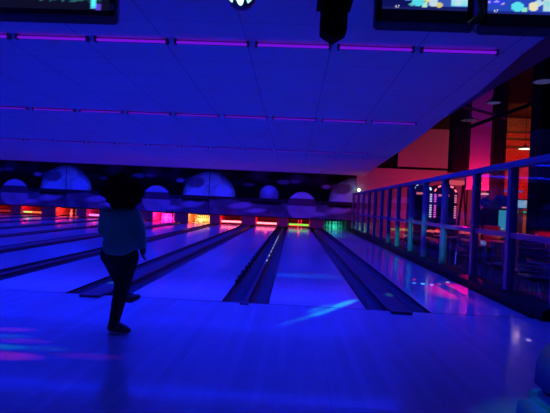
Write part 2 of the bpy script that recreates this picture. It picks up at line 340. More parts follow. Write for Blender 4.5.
for n, k in enumerate(KS):
    x = lane_x(k); col, pw, kind = BAY[k]
    bay = thing('pin_bay', (x, END, 0), 'open pin bay lit %s, %s bay counting from the glass partition' % (NAMEC[k], ORD[n] or 'first'), 'pin bay', 'pin bays')
    bx('back_curtain', (x - .52, x + .52, END + .1, END + .16, .0, .48), mat('bay curtain', (.14, .08, .08), .8), bay)
    bx('lamp_housing', (x - .5, x + .5, MASK + .14, MASK + .22, .44, .49), BLACK, bay)
    light('bay_light', 'AREA', (x, MASK + .26, .42), pw * (.6 if 'bar' in kind else 1), col, .95, .06, (x, END - .7, .1), parent=None)
    if 'bar' in kind:
        bc, s = BARCOL[k]; light('sweep_glow', 'POINT', (x, 22.45, .22), 1.1 if k in (0, -1) else .4, (1, .01, .03), rad=.06)  # added red point before the bay, reddens the panels beside it
        bar = thing('sweep_bar', (x, 23.0, 0), 'glowing %s sweep bar lowered across its lane, %s lane from the glass partition' % (NAMEC[k], ORD[n] or 'first'), 'sweep bar', 'glowing sweep bars')
        bar_ = bar; bar = bx('bar', (x - .5, x + .5, 22.98, 23.03, .09, .21), DARK, bar_)
        bm = bmesh.new(); tube(bm, [(x - .49, 22.965, .15), (x + .49, 22.965, .15)], .047, 8)  # glowing tube stands for lamplight on the sweep board
        if k == 1:
            obj('light_strip', bm, glow('lime strip', (.30, .9, .06), 1.0), bar)
            bm = bmesh.new(); tube(bm, [(x - .47, 22.95, .10), (x - .02, 22.95, .10)], .02, 8); obj('light_strip', bm, glow('red strip', (1, .02, .03), 1.2), bar)
        elif k == -7:
            obj('light_strip', bm, glow('amber strip', (1, .16, .04), 1.0), bar)
            bm = bmesh.new(); tube(bm, [(x - .49, 22.94, .15), (x - .05, 22.94, .15)], .034, 8); obj('light_strip', bm, glow('green strip', (.35, 1, .25), 1.2), bar)
        else:
            obj('light_strip', bm, glow('strip %s' % NAMEC[k], bc, s), bar)
    spots = []
    if kind == 'pins':
        for r_ in range(4):
            for c_ in range(r_ + 1): spots.append(((c_ - r_ / 2) * .3048, 23.37 + r_ * .264))
    elif kind == 'bar+': spots = [(-.02, 23.37), (.13, 23.6)]
    for i, (dx, y) in enumerate(spots):
        o = bpy.data.objects.new('bowling_pin', pinmesh); C.objects.link(o); o.location = (x + dx, y, .0)
        lab = ROWN[i] if kind == 'pins' else ['left of two pins behind the lime green bar', 'right of two pins behind the lime green bar'][i]
        tag(o, ('white bowling pin lit %s, %s' % (NAMEC[k], lab)) if kind == 'pins' else 'white bowling pin, ' + lab, 'bowling pin', 'bowling pins in the %s bay' % NAMEC[k])

# ------------------------------------------------------------------ mural boards over the bays
def nz(x, z, s, o=0): return mnoise.noise(Vector((x * s, z * s, o)))
def sm(a, b, t):
    t = max(0, min(1, (t - a) / (b - a))); return t * t * (3 - 2 * t)
def mural(u, z):      # u measured from the left joint, z above the lane
    c = [.004, .003, .004]
    mix = lambda c, d, a: [p * (1 - a) + q_ * a for p, q_ in zip(c, d)]
    nzv = nz(u, z, 1.6) * .5 + nz(u, z, 4.3, 3) * .35 + nz(u, z, 9, 5) * .2
    # faint violet nebula towards the top
    c = mix(c, (.10, .03, .09), max(0, min(.55, (nz(u * .7, z * 1.6, 1.5, 9) + .1) * sm(1.9, 2.3, z))))
    # icy ground below
    if z < 1.36:
        gt = 1.22 + .10 * math.sin(u * 1.7) + nzv * .1
        a = sm(gt, gt - .12, z)
        br_ = .20 + .22 * nzv
        for cx_, cz_, rx_, rz_ in ((1.6, .98, .75, .22), (6.35, .95, .7, .26), (5.1, .7, .9, .15), (2.3, .75, .6, .15)):
            d = math.hypot((u - cx_ - (z - cz_) * 1.4) / rx_, (z - cz_) / rz_); br_ += .45 * sm(1, .4, d)
        c = mix(c, (br_ * .9, br_ * .9, br_ * 1.1), a * .95)
        c = mix(c, (.06, .03, .06), .75 * sm(.10, .04, abs(z - 1.28 - .03 * nzv)))
    # great dome at either joint (its two halves meet on neighbouring boards)
    for cu in (0, 7.12):
        d = math.hypot((u - cu) / 1.27, (z - 1.36) / 1.17)
        if z > 1.36 and d < 1.03:
            lit = .85 - .52 * sm(1.65, 2.5, z) + .16 * nzv - .25 * sm(.25, .5, nz(u, z, 2.2, 21) + .25)
            if d > .9: lit *= .55
            c = mix(c, (max(.05, lit * .6), max(.08, min(1, lit * 1.5)), max(.06, lit * 1.15)), sm(1.03, .97, d))
    # banded round planet
    cu, cz_ = 4.54, 1.06; d = math.hypot(u - cu, z - cz_) / .70
    if d < 1.05:
        if z > 1.44: col = (.7, .8, .85)
        elif z > 1.10: col = (.16 + .07 * nzv, .07, .13)
        else: col = (.45 + .25 * nzv, .50 + .25 * nzv, .58 + .3 * nzv)
        c = mix(c, col, sm(1.03, .95, d))
    # small blue ball
    d = math.hypot(u - 2.93, z - 1.55) / .47
    if d < 1.05 and z > 1.36: 
        l = .32 + .5 * sm(1, 0, math.hypot(u - 2.9, z - 1.75) / .5) + .2 * nzv; c = mix(c, (l * .5, l * .8, l), sm(1.02, .9, d))
    # pale saucer clouds
    for cx_, cz_, rx_, rz_, br_ in ((5.68, 2.06, .24, .11, .5), (6.05, 2.09, .3, .035, .25), (3.62, 2.2, .36, .13, .22), (4.2, 2.24, .3, .11, .2), (1.95, 2.0, .3, .1, .12), (6.4, 2.0, .6, .3, .12)):
        d = math.hypot((u - cx_) / rx_, (z - cz_) / rz_); c = mix(c, (br_ * .8, br_ * .7, br_), .85 * sm(1.1, .6, d + .3 * nzv))
    if u < .035 or u > 7.085: c = [.004, .003, .006]
    return [max(.003, min(1, v)) for v in c]
def paint_grid(fn, u0, u1, z0, z1, step, y, flip=False):
    nx = max(2, int((u1 - u0) / step)); nz_ = max(2, int((z1 - z0) / step)); vs_ = []; fs = []; cs = []
    for j in range(nz_ + 1):
        for i in range(nx + 1):
            u = u0 + (u1 - u0) * i / nx; z = z0 + (z1 - z0) * j / nz_; vs_.append((u, y, z)); cs.append(fn(u, z))
    for j in range(nz_):
        for i in range(nx):
            a = j * (nx + 1) + i; fs.append((a, a + 1, a + nx + 2, a + nx + 1))
    me = bpy.data.meshes.new('picture'); me.from_pydata(vs_, [], fs); at = me.color_attributes.new('paint', 'FLOAT_COLOR', 'POINT')
    flat = []
    for c in cs: flat += [*c, 1]
    at.data.foreach_set('color', flat); return me
X0 = -4.13   # world x of the board joint
face = paint_grid(mural, 0, 7.12, .50, 2.66, .035, 0); face.materials.append(M_MURAL)
MLAB = ['space mural board at the right end, from blue dome to pink wall', 'space mural board in the middle, above and right of the girl', 'space mural board at the left, left of the girl', 'space mural board past the left edge']
for i in range(4):
    x0 = X0 - 7.12 * i
    b_ = thing('mural_board', (x0, MASK, .48), MLAB[i], 'mural', 'space mural boards over the pin bays')
    bx('board', (x0 + .012, x0 + 7.108, MASK + .01, MASK + .07, .48, 2.675), BLACK, b_)
    o = bpy.data.objects.new('picture', face); C.objects.link(o); o.parent = b_; o.location = (0, 0, -.48); o.scale = (1, 1, 1)

# ------------------------------------------------------------------ blacklight fittings
def fixture(x0, x1, y, lab, grp, r, tm):
    z = zc(y); f = thing('blacklight_fitting', ((x0 + x1) / 2, y, z), lab, 'ceiling light', grp)
    bt = bx('batten', (x0 - .0, x1, y + .02, y + .07, z - .035, z - .002), mat('ceiling white metal', (.4, .4, .44), .5), f)
    for e in (x0 + .012, x1 - .012): bx('end_socket', (e - .012, e + .012, y - .02, y + .03, z - .06, z - .002), mat('socket grey', (.12, .12, .14), .6), bt)
    bm = bmesh.new(); tube(bm, [(x0 + .025, y, z - .035), (x1 - .025, y, z - .035)], r, 10); obj('tube', bm, tm, f)
def row(y, xe, step, n, gap, word, r, tm):
    for i in range(n):
        x1 = xe - i * step; fixture(x1 - step + gap, x1, y, 'violet glowing blacklight tube in the %s row, %s from the right' % (word, ORD[i] if i else 'first'), 'blacklights in the %s row' % word, r, tm)
row(5.09, 2.12, .895, 8, .07, 'nearest', .014, TUBE)
row(8.82, 2.23, .93, 11, .09, 'middle', .010, glow('worn blacklight tube', (.11, .003, .52), 1))  # weaker glow than the nearest row
row(13.6, 2.1, .93, 13, .1, 'farthest', .007, glow('dim blacklight tube', (.06, .002, .42), 1))

# ------------------------------------------------------------------ things hanging from the ceiling
def text_mesh(s, size, M, parent, loc, name='lettering'):
    cu = bpy.data.curves.new('t', 'FONT'); cu.body = s; cu.size = size; cu.extrude = .0008
    to = bpy.data.objects.new('t', cu); C.objects.link(to); dg = bpy.context.evaluated_depsgraph_get()
    me = bpy.data.meshes.new_from_object(to.evaluated_get(dg)); bpy.data.objects.remove(to)
    me.transform(Matrix.Translation(loc) @ Matrix.Rotation(math.pi / 2, 4, 'X')); me.materials.clear()
    return obj(name, me, M, parent)
def monitor(x0, x1, zb, y, lab, fn, digits=None, dpos=None, h=.52, sb=.13):
    t = thing('ceiling_monitor', ((x0 + x1) / 2, y + .2, zb), lab, 'monitor', 'score monitors hung above the approach')
    bm = bmesh.new()
    # deep cabinet: front face, tapering back and chamfered underside
    pr = [(y, zb + .02), (y + .012, zb), (y + .12, zb + .055), (y + .45, zb + .27), (y + .45, zb + h - .05), (y, zb + h)]
    prism(bm, pr, 'x', x0, x1)
    for v in bm.verts:
        if v.co.y > y + .05: xm = (x0 + x1) / 2; v.co.x = xm + (v.co.x - xm) * (1 - .9 * (v.co.y - y - .05))
    bmesh.ops.bevel(bm, geom=list(bm.edges), offset=.012, segments=2, affect='EDGES')
    obj('cabinet', bm, mat('black monitor cabinet', (.32, .28, .34), .4), t)
    bm = bmesh.new(); a = .03
    box(bm, x0 + .015, x1 - .015, y - .015, y + .005, zb + .055, zb + sb, .004); box(bm, x0 + .015, x1 - .015, y - .015, y + .005, zb + h - .05, zb + h - .01, .004)
    box(bm, x0 + .015, x0 + .05, y - .015, y + .005, zb + .055, zb + h - .01, .004); box(bm, x1 - .05, x1 - .015, y - .015, y + .005, zb + .055, zb + h - .01, .004)
    obj('bezel', bm, BLACK, t)
    me = paint_grid(fn, 0, 1, 0, 1, .02, 0); me.transform(Matrix.Translation((x0 + .05, y - .008, zb + sb)) @ Matrix.Diagonal((x1 - x0 - .1, 1, h - .05 - sb, 1)))
    scr = obj('screen', me, M_SCREEN, t)
    if digits: text_mesh(digits, .024, glow('white digits', (.8, .8, .9), .9), scr, dpos)
    for s in (-.12, .12):
        bm = bmesh.new(); tube(bm, [((x0 + x1) / 2 + s, y + .22, zb + h - .03), ((x0 + x1) / 2 + s, y + .22, 2.88)], .014); obj('hanger', bm, DARK, t)
    return t
def scr_a(u, v):
    c = (.004, .005, .10)
    if v < .045: return (.01, .012, .12)
    for (cx_, cz_, r, col) in ((.42, .16, .07, (.1, .7, .8)), (.50, .10, .04, (.4, .8, .6)), (.60, .15, .06, (.55, .7, .8)), (.67, .10, .035, (.7, .6, .2)), (.35, .10, .03, (.1, .5, .5)), (.55, .25, .08, (.7, .75, .2)), (.3, .3, .1, (.1, .3, .9))):
        if math.hypot(u - cx_, (v - cz_) * .8) < r: return col
    if u > .80 and .08 < v < .6: return (.4 + .3 * nz(u, v, 14), .75, .85)
    if u > .35 and .06 < v < .5: return (.03, .08, .45)
    return c
def scr_b(u, v):
    if v < .05: return (.01, .02, .22)
    if u < .20 and v > .16: return (.02 + .5 * (nz(u, v, 25) > .25), .05 + .3 * (nz(u, v, 25) > .25), .8)
    for (cx_, cz_, r, col) in ((.34, .14, .07, (.1, .75, .85)), (.42, .09, .04, (.3, .8, .5)), (.52, .15, .06, (.8, .75, .5)), (.58, .22, .05, (.5, .7, .8))):
        if math.hypot(u - cx_, (v - cz_) * .8) < r: return col
    if u > .62 and v > .07: return (.4 + .3 * nz(u, v, 12), .7, .75)
    return (.02, .06, .5)
def scr_c(u, v):
    if .845 + .03 * (.15 - v) < u < .90 and v > .02: return (.1, .65 + .3 * (v > .06), 1)
    if .90 <= u < .94 and v < .12: return (.12, .05, .7)
    if v > .13 and u > .3 and nz(u, v, 30) > .1: return (.02, .12, .14)
    return (.004, .004, .015)
monitor(.456, 1.09, 2.235, 3.0, 'black monitor left of the pair at the top right', scr_a, '4.7', (.585, 2.985, 2.372))
monitor(1.115, 1.76, 2.225, 3.0, 'black monitor right of the pair at the top right corner', scr_b, '4.7', (1.20, 2.985, 2.362))
tl = monitor(-2.12, -1.205, 2.215, 3.0, 'black monitor at the top left corner with cyan streak', scr_c, sb=.085)
text_mesh('8', .06, mat('grey badge print', (.8, .8, .9), .6), tl, (-1.25, 2.982, 2.30), 'badge')
bm = bmesh.new(); tube(bm, [(1.03, 2.93, 2.25), (1.12, 2.96, 2.33)], .022, 8); tube(bm, [(1.12, 2.96, 2.33), (1.10, 3.1, 2.9)], .018, 8)
tag(obj('bracket_arm', bm, BLACK), 'black bent bracket arm hanging between the two right monitors', 'bracket')
sp_ = thing('hanging_speaker', (.207, 3.05, 2.86), 'black hanging box with a pointed lower end at the top centre', 'speaker')
bm = bmesh.new(); prism(bm, [(.122, 2.226), (.207, 2.172), (.292, 2.226), (.296, 2.84), (.118, 2.84)], 'y', 3.0, 3.14)
bmesh.ops.bevel(bm, geom=list(bm.edges), offset=.006, segments=1, affect='EDGES'); obj('body', bm, mat('dull black speaker', (.003, .003, .004), .9, spec=.1), sp_)
bx('mounting_collar', (.095, .32, 2.98, 3.16, 2.405, 2.43), MATS['dull black speaker'], sp_); bx('ceiling_plate', (.08, .335, 2.96, 3.18, 2.84, 2.858), DARK, sp_)
dl = thing('disco_light', (-.403, 3.05, 2.86), 'round disco effect light with glowing cyan lenses at the top edge', 'disco light')
bm = bmesh.new(); bmesh.ops.create_uvsphere(bm, u_segments=20, v_segments=12, radius=.10, matrix=Matrix.Translation((-.403, 3.05, 2.455))); obj('shell', bm, mat('dark blue shell', (.05, .06, .12), .3), dl, True)
bm = bmesh.new(); tube(bm, [(-.403, 3.05, 2.54), (-.403, 3.05, 2.858)], .018); obj('stem', bm, DARK, dl)
def lens(cx_, cz_, rx, rz, nm, s, a0=0, a1=2 * math.pi, inner=0):
    bm = bmesh.new(); n = 18
    def pt(a, k):
        X_ = cx_ + rx * k * math.cos(a); Z_ = cz_ + rz * k * math.sin(a); q_ = .102 ** 2 - (X_ + .403) ** 2 - (Z_ - 2.455) ** 2
        return (X_, 3.05 - math.sqrt(max(q_, 0)) - .004, Z_)
    A = [bm.verts.new(pt(a0 + (a1 - a0) * i / n, 1)) for i in range(n + 1)]; B = [bm.verts.new(pt(a0 + (a1 - a0) * i / n, inner)) for i in range(n + 1)]
    for i in range(n): bm.faces.new((A[i], A[i + 1], B[i + 1], B[i]))
    bmesh.ops.solidify(bm, geom=bm.faces[:], thickness=.004)
    obj('lens', bm, glow('lens ' + nm, (.45, .95, 1), s), dl)
lens(-.400, 2.397, .024, .034, 'centre', 2.2)
lens(-.403, 2.455, .092, .092, 'side', 1.3, math.radians(195), math.radians(236), .82)
lens(-.403, 2.455, .092, .092, 'side', 1.3, math.radians(303), math.radians(342), .86)
# coloured beams it throws on the floor and lanes, with added fill spots among them
TEAL = (.02, .8, .7); 
def beam(src, tgt, size, p, col, bl=.8): light('disco_beam', 'SPOT', src, p, col, target=tgt, spot=size, blend=bl, rad=.005)
D1 = (-.403, 3.0, 2.3)
S1 = (-3.5, -1.3, 1.4)
for t_, sz, p_ in (((.04, 4.38, 0), .34, 900), ((.22, 4.64, 0), .30, 1500), ((.36, 4.84, 0), .26, 6000), ((.34, 5.02, 0), .20, 3500), ((.63, 5.32, 0), .28, 14000), ((.52, 5.10, 0), .24, 2600)):
    beam(S1, t_, sz, p_, (.02, .75, .8))
beam((-6.0, 6.4, 2.5), (.32, 7.3, 0), 5, 1100, (.0, .30, 1))
S2 = (-9.5, 2.9, 2.2)
for t_, sz, p_, c_ in (((-1.95, 3.03, 0), 1.5, 2100, (1, .03, .30)), ((-2.05, 3.20, 0), 1.1, 1900, (.0, .7, .6)), ((-1.72, 3.22, 0), .9, 650, (.0, .5, .7)), ((-1.95, 3.36, 0), .9, 750, (.8, .03, .5)),
                       ((-2.15, 3.44, 0), .9, 1100, (.0, .5, .8)), ((-2.2, 3.62, 0), .9, 1100, (.9, .03, .35)), ((-1.35, 3.12, 0), .9, 750, (.7, .0, .5))):
    beam(S2, t_, sz, p_, c_)
beam((0, .9, 2.5), (1.2, 2.25, .25), 15, 60, (0, .6, .5)); beam((1.9, 2.0, 2.3), (2.09, 4.33, 0), 1.6, 260, (1, .35, .35)); beam((1.9, 2.0, 2.3), (2.12, 4.18, 0), .9, 600, (1, .7, .8))  # added: teal fill on ball return, warm spots as a lamp's floor reflection
beam((-6.5, 4.4, 1.8), (-2.20, 5.68, .03), .9, 6000, (.03, 1, .5)); beam((.6, 2.6, 2.4), (1.26, 5.86, .03), 2.4, 1100, (.03, 1, .45))
for t_, c_ in (((1.88, 7.12, 0), (.05, .2, 1)), ((2.0, 7.1, 0), (.05, .5, 1)), ((2.12, 7.05, 0), (.2, .2, 1)), ((2.26, 7.15, 0), (1, .05, .3)), ((1.98, 7.5, 0), (1, .05, .3)), ((2.45, 7.35, .02), (.9, .9, .8))):
    beam((.9, 3.7, 2.1), t_, 1.0, 7000 if c_[2] == 1 else 2600, c_)
beam((3.9, 10.5, 2.5), (2.33, 6.75, 0), 10, 2600, (1, .0, .16), 1); beam((3.6, 11, 2.5), (2.38, 6.1, 0), 5, 700, (1, .0, .2), 1)  # added spots for the red spill from the hall
beam((1.2, 4.0, 2.5), (2.76, 11.2, .5), 7, 1000, (.0, 1, .45)); beam((1.2, 4.0, 2.5), (2.76, 8.78, .5), 8, 700, (.05, .6, 1)); beam((1.2, 4.0, 2.5), (2.76, 12.6, .3), 5, 900, (.0, 1, .5))  # added spots tint the posts, standing in for reflections in the glass
beam((1.2, 4.0, 2.5), (2.76, 8.78, 1.0), 14, 500, (.03, .05, 1)); beam((1.2, 4.0, 2.5), (2.76, 10.06, 1.0), 12, 400, (.06, .03, 1)); beam((.4, 4.0, 2.5), (2.3, 20, 0), 5, 900, (0, .9, .6))

# ------------------------------------------------------------------ ball return at the lower right corner
br_ = thing('ball_return', (1.42, 1.6, 0), 'rounded teal plastic ball return cut off by the lower right corner', 'ball return')
M_TEAL = mat('teal moulded plastic', (.04, .34, .42), .35, scale=2)
bm = bmesh.new(); prism(bm, [(2.25, .001), (2.33, .10), (2.31, .24), (2.18, .31), (1.0, .34), (.9, .001)], 'x', 1.11, 1.72)
bmesh.ops.bevel(bm, geom=list(bm.edges), offset=.05, segments=4, affect='EDGES'); obj('body', bm, M_TEAL, br_, True)
bm = bmesh.new(); prism(bm, [(2.19, .30), (2.17, .46), (2.10, .56), (1.86, .62), (1.62, .56), (1.55, .30)], 'x', 1.12, 1.70)
bmesh.ops.bevel(bm, geom=list(bm.edges), offset=.04, segments=4, affect='EDGES'); obj('hood', bm, mat('blue moulded plastic', (.02, .16, .30), .4, scale=2), br_, True)
bm = bmesh.new(); prism(bm, [(1.55, .33), (1.5, .42), (1.0, .42), (.95, .33)], 'x', 1.2, 1.68); obj('rack', bm, DARK, br_)

# ------------------------------------------------------------------ people
def skin_mesh(verts, edges, radii, sub=2, root=0, vox=.008):
    """one continuous surface: tapered limbs and joints fused by a voxel remesh, then smoothed"""
    bm = bmesh.new()
    for p, r_ in zip(verts, radii): bmesh.ops.create_icosphere(bm, subdivisions=3 if r_ > .03 else 2, radius=r_, matrix=Matrix.Translation(p))
    for a, c in edges:
        A = Vector(verts[a]); B = Vector(verts[c]); d = B - A
        if d.length < 1e-4: continue
        bmesh.ops.create_cone(bm, cap_ends=True, segments=18, radius1=radii[a], radius2=radii[c], depth=d.length, matrix=Matrix.Translation((A + B) / 2) @ d.to_track_quat('Z', 'Y').to_matrix().to_4x4())
    me = bpy.data.meshes.new('b'); bm.to_mesh(me); bm.free(); o = bpy.data.objects.new('b', me); C.objects.link(o)
    rm = o.modifiers.new('r', 'REMESH'); rm.mode = 'VOXEL'; rm.voxel_size = vox
    s = o.modifiers.new('s', 'SMOOTH'); s.iterations = 4; s.factor = .5
    dg = bpy.context.evaluated_depsgraph_get(); out = bpy.data.meshes.new_from_object(o.evaluated_get(dg)); bpy.data.objects.remove(o)
    return out
def chain(J, spec, root, vox=.0065):
    """spec: list of (chain of joint names); J: name -> (pos, radius)"""
    names = []; [names.append(n_) for ch in spec for n_ in ch if n_ not in names]
    vs_ = [J[n_][0] for n_ in names]; rs = [J[n_][1] for n_ in names]; ed = set()
    for ch in spec:
        for a, c in zip(ch, ch[1:]): ed.add((names.index(a), names.index(c)))
    return skin_mesh(vs_, list(ed), rs, vox=vox)
def person(name, lab, J, hands, clothes, skin, extras=None, feet=None):
    """J joints; body in one skinned surface; clothes = (name, material, chains, growth)"""
    base = thing(name, (J['pelvis'][0][0], J['pelvis'][0][1], min(J['ankleL'][0][2], J['ankleR'][0][2]) - .07), lab, 'person')
    spec = [['pelvis', 'waist', 'chest', 'neck0', 'neck', 'jaw', 'head', 'crown'], ['chest', 'shL', 'elL', 'wrL', 'palmL'], ['chest', 'shR', 'elR', 'wrR', 'palmR'],
            ['pelvis', 'hipL', 'kneeL', 'ankleL', 'toeL'], ['pelvis', 'hipR', 'kneeR', 'ankleR', 'toeR']]
    for s, (fd, td) in hands.items():           # five fingers: direction of fingers, direction of thumb side
        p0 = Vector(J['palm' + s][0]); fd = Vector(fd).normalized(); td = Vector(td).normalized(); curl = fd.cross(td).normalized()
        k = J['scale'][1]
        for i, (off, ln) in enumerate(((.030, .062), (.010, .070), (-.010, .064), (-.028, .05))):
            a = p0 + td * off * k + fd * .02 * k
            J['f%s%da' % (s, i)] = (a, .009 * k); J['f%s%db' % (s, i)] = (a + fd * ln * .5 * k, .0082 * k); J['f%s%dc' % (s, i)] = (a + fd * ln * .9 * k + curl * .022 * k, .0068 * k)
            spec.append(['palm' + s, 'f%s%da' % (s, i), 'f%s%db' % (s, i), 'f%s%dc' % (s, i)])
        a = p0 - fd * .025 * k
        J['t%sa' % s] = (a + td * .03 * k, .010 * k); J['t%sb' % s] = (a + td * .05 * k + fd * .035 * k, .0085 * k)
        spec.append(['palm' + s, 't%sa' % s, 't%sb' % s])
    sc_ = J.pop('scale')
    body = obj('body', chain(J, spec, 'pelvis'), skin, base, True)
    for cn, cm, cch, grow, over in clothes:
        JJ = {k: (v[0], over.get(k, (v[1] + grow) if not isinstance(v[1], tuple) else v[1])) for k, v in J.items()}
        for k, v in over.items():
            if isinstance(v, tuple) and len(v) == 2 and not isinstance(v[0], (int, float)): JJ[k] = v
        obj(cn, chain(JJ, cch, cch[0][0], .012), cm, base, True)
    for s in 'LR':
        a = Vector(J['ankle' + s][0]); t = Vector(J['toe' + s][0]); d = (t - a); d.z = 0; d = d.normalized() if d.length > .01 else Vector((1, 0, 0))
        ft = feet.get(s) if feet else None
        k = sc_[1]
        if ft is None:
            z0 = a.z - .07 * k
            vv = [a + Vector((0, 0, .0)), Vector((a.x, a.y, z0 + .035 * k)) - d * .03 * k, Vector((a.x, a.y, z0 + .032 * k)) + d * .06 * k, Vector((a.x, a.y, z0 + .027 * k)) + d * .14 * k]
        else: vv = [Vector(q_) for q_ in ft]
        obj('shoe', skin_mesh([tuple(q_) for q_ in vv], [(0, 1), (1, 2), (2, 3)], [.042 * k, .038 * k, .040 * k, .030 * k], 2, 1), mat('brown leather shoe', (.35, .09, .03), .5), base, True)
    return base, J, sc_[1]
def face_parts(base, hc, fwd, k, skinm):
    hc = Vector(hc); fwd = Vector(fwd).normalized(); side = fwd.cross(Vector((0, 0, 1))).normalized()
    for s in (-1, 1):
        bm = bmesh.new(); bmesh.ops.create_uvsphere(bm, u_segments=8, v_segments=6, radius=.013 * k, matrix=Matrix.Translation(hc + fwd * .083 * k + side * s * .032 * k)); obj('eye', bm, mat('eye white', (.6, .6, .6), .3), base, True)
        bm = bmesh.new(); bmesh.ops.create_uvsphere(bm, u_segments=8, v_segments=6, radius=.025 * k, matrix=Matrix.Translation(hc + side * s * .083 * k - Vector((0, 0, .01))) @ Matrix.Diagonal((.5, .6, 1.2, 1))); obj('ear', bm, skinm, base, True)
    bm = bmesh.new(); bmesh.ops.create_cone(bm, segments=8, radius1=.016 * k, radius2=.006 * k, depth=.045 * k, cap_ends=True, matrix=Matrix.Translation(hc + fwd * .096 * k - Vector((0, 0, .025 * k)))); obj('nose', bm, skinm, base, True)
    bm = bmesh.new(); box(bm, -.024 * k, .024 * k, -.006, .006, -.005, .005, .003); bmesh.ops.transform(bm, matrix=Matrix.Translation(hc + fwd * .086 * k - Vector((0, 0, .06 * k))) @ fwd.to_track_quat('Y', 'Z').to_matrix().to_4x4(), verts=bm.verts); obj('mouth', bm, mat('lips', (.25, .08, .07), .5), base)
SKIN = mat('brown skin', (.24, .13, .09), .5)
Y = 3.70
J = dict(scale=(0, .86), pelvis=((-1.376, Y, .665), .105), waist=((-1.378, Y + .01, .76), .085), chest=((-1.384, Y + .01, .895), .095), neck0=((-1.386, Y + .01, .985), .05), neck=((-1.388, Y + .015, 1.03), .040),
         jaw=((-1.39, Y + .03, 1.075), .052), head=((-1.39, Y + .03, 1.14), .082), crown=((-1.39, Y + .02, 1.205), .060),
         shL=((-1.500, Y, .955), .046), elL=((-1.538, Y + .04, .815), .036), wrL=((-1.520, Y + .16, .74), .026), palmL=((-1.505, Y + .21, .735), .026),
         shR=((-1.268, Y, .955), .046), elR=((-1.212, Y - .01, .83), .036), wrR=((-1.200, Y + .02, .705), .026), palmR=((-1.198, Y + .03, .66), .026),
         hipL=((-1.445, Y + .02, .625), .075), kneeL=((-1.495, Y + .18, .55), .052), ankleL=((-1.375, Y + .15, .29), .034), toeL=((-1.31, Y + .17, .25), .03),
         hipR=((-1.315, Y, .62), .078), kneeR=((-1.345, Y - .01, .36), .046), ankleR=((-1.400, Y, .075), .032), toeR=((-1.29, Y - .02, .035), .03))
Cg = [('shirt', mat('teal long-sleeved shirt', (.12, 1, .42), .85, bump=.3, scale=12), [['hem', 'waist', 'chest', 'neck0'], ['chest', 'shL', 'elL', 'wrL'], ['chest', 'shR', 'elR', 'wrR']], .012,
       dict(waist=.110, chest=.108, neck0=.05, shL=.055, shR=.055, elL=.046, elR=.044, wrL=.034, wrR=.033)),
      ('trousers', mat('dark trousers', (.018, .016, .025), .9), [['pelvis', 'hipL', 'kneeL', 'ankleL'], ['pelvis', 'hipR', 'kneeR', 'ankleR']], .012, dict(pelvis=.122, hipL=.096, hipR=.095, kneeR=.062, kneeL=.078, ankleR=.043, ankleL=.043))]
J['hem'] = ((-1.374, Y, .71), .128)
girl, JJ, k_ = person('person', 'girl with big curly black hair, teal shirt and dark trousers standing on one leg', J, {'L': ((.1, 1, -.1), (0, 0, 1)), 'R': ((0, .15, -1), (0, 1, 0))}, Cg, SKIN,
                      feet={'L': [(-1.375, Y + .15, .29), (-1.36, Y + .12, .25), (-1.32, Y + .15, .245), (-1.28, Y + .20, .255)], 'R': [(-1.40, Y, .085), (-1.42, Y, .036), (-1.345, Y - .01, .036), (-1.275, Y - .02, .030)]})
face_parts(girl, (-1.39, Y + .03, 1.14), (0, 1, 0), .86, SKIN)
bm = bmesh.new(); bmesh.ops.create_icosphere(bm, subdivisions=5, radius=1)
for v in bm.verts:
    n_ = v.co.normalized(); q_ = n_ * 3.1
    d = 1 + .10 * mnoise.noise(q_ + Vector((4, 1, 2))) + .07 * mnoise.noise(n_ * 8) + .05 * abs(mnoise.noise(n_ * 19))
    if n_.y > .55 and n_.z < .45: d *= .62
    lower = 1 - .30 * max(0, -n_.z + .1)
    v.co = Vector((n_.x * .152 * d * lower, n_.y * .125 * d, n_.z * .130 * d))
for i in range(70):
    a = R.uniform(0, 2 * math.pi); zz = R.uniform(-.85, 1); rr = math.sqrt(1 - zz * zz); n_ = Vector((rr * math.cos(a), rr * math.sin(a), zz))
    if n_.y > .5 and n_.z < .5: continue
    rad = R.uniform(.026, .050); n_.x *= 1.14 * (1 - .30 * max(0, -n_.z + .1))
    bmesh.ops.create_icosphere(bm, subdivisions=2, radius=rad, matrix=Matrix.Translation((n_.x * .128, n_.y * .118, n_.z * .122)) @ Matrix.Diagonal((1, 1, R.uniform(.7, 1.2), 1)))
bmesh.ops.transform(bm, matrix=Matrix.Translation((-1.368, Y - .005, 1.135)), verts=bm.verts)
obj('hair', bm, mat('black curly hair', (.006, .005, .006), .9, spec=.15, bump=.6, scale=60), girl, True)
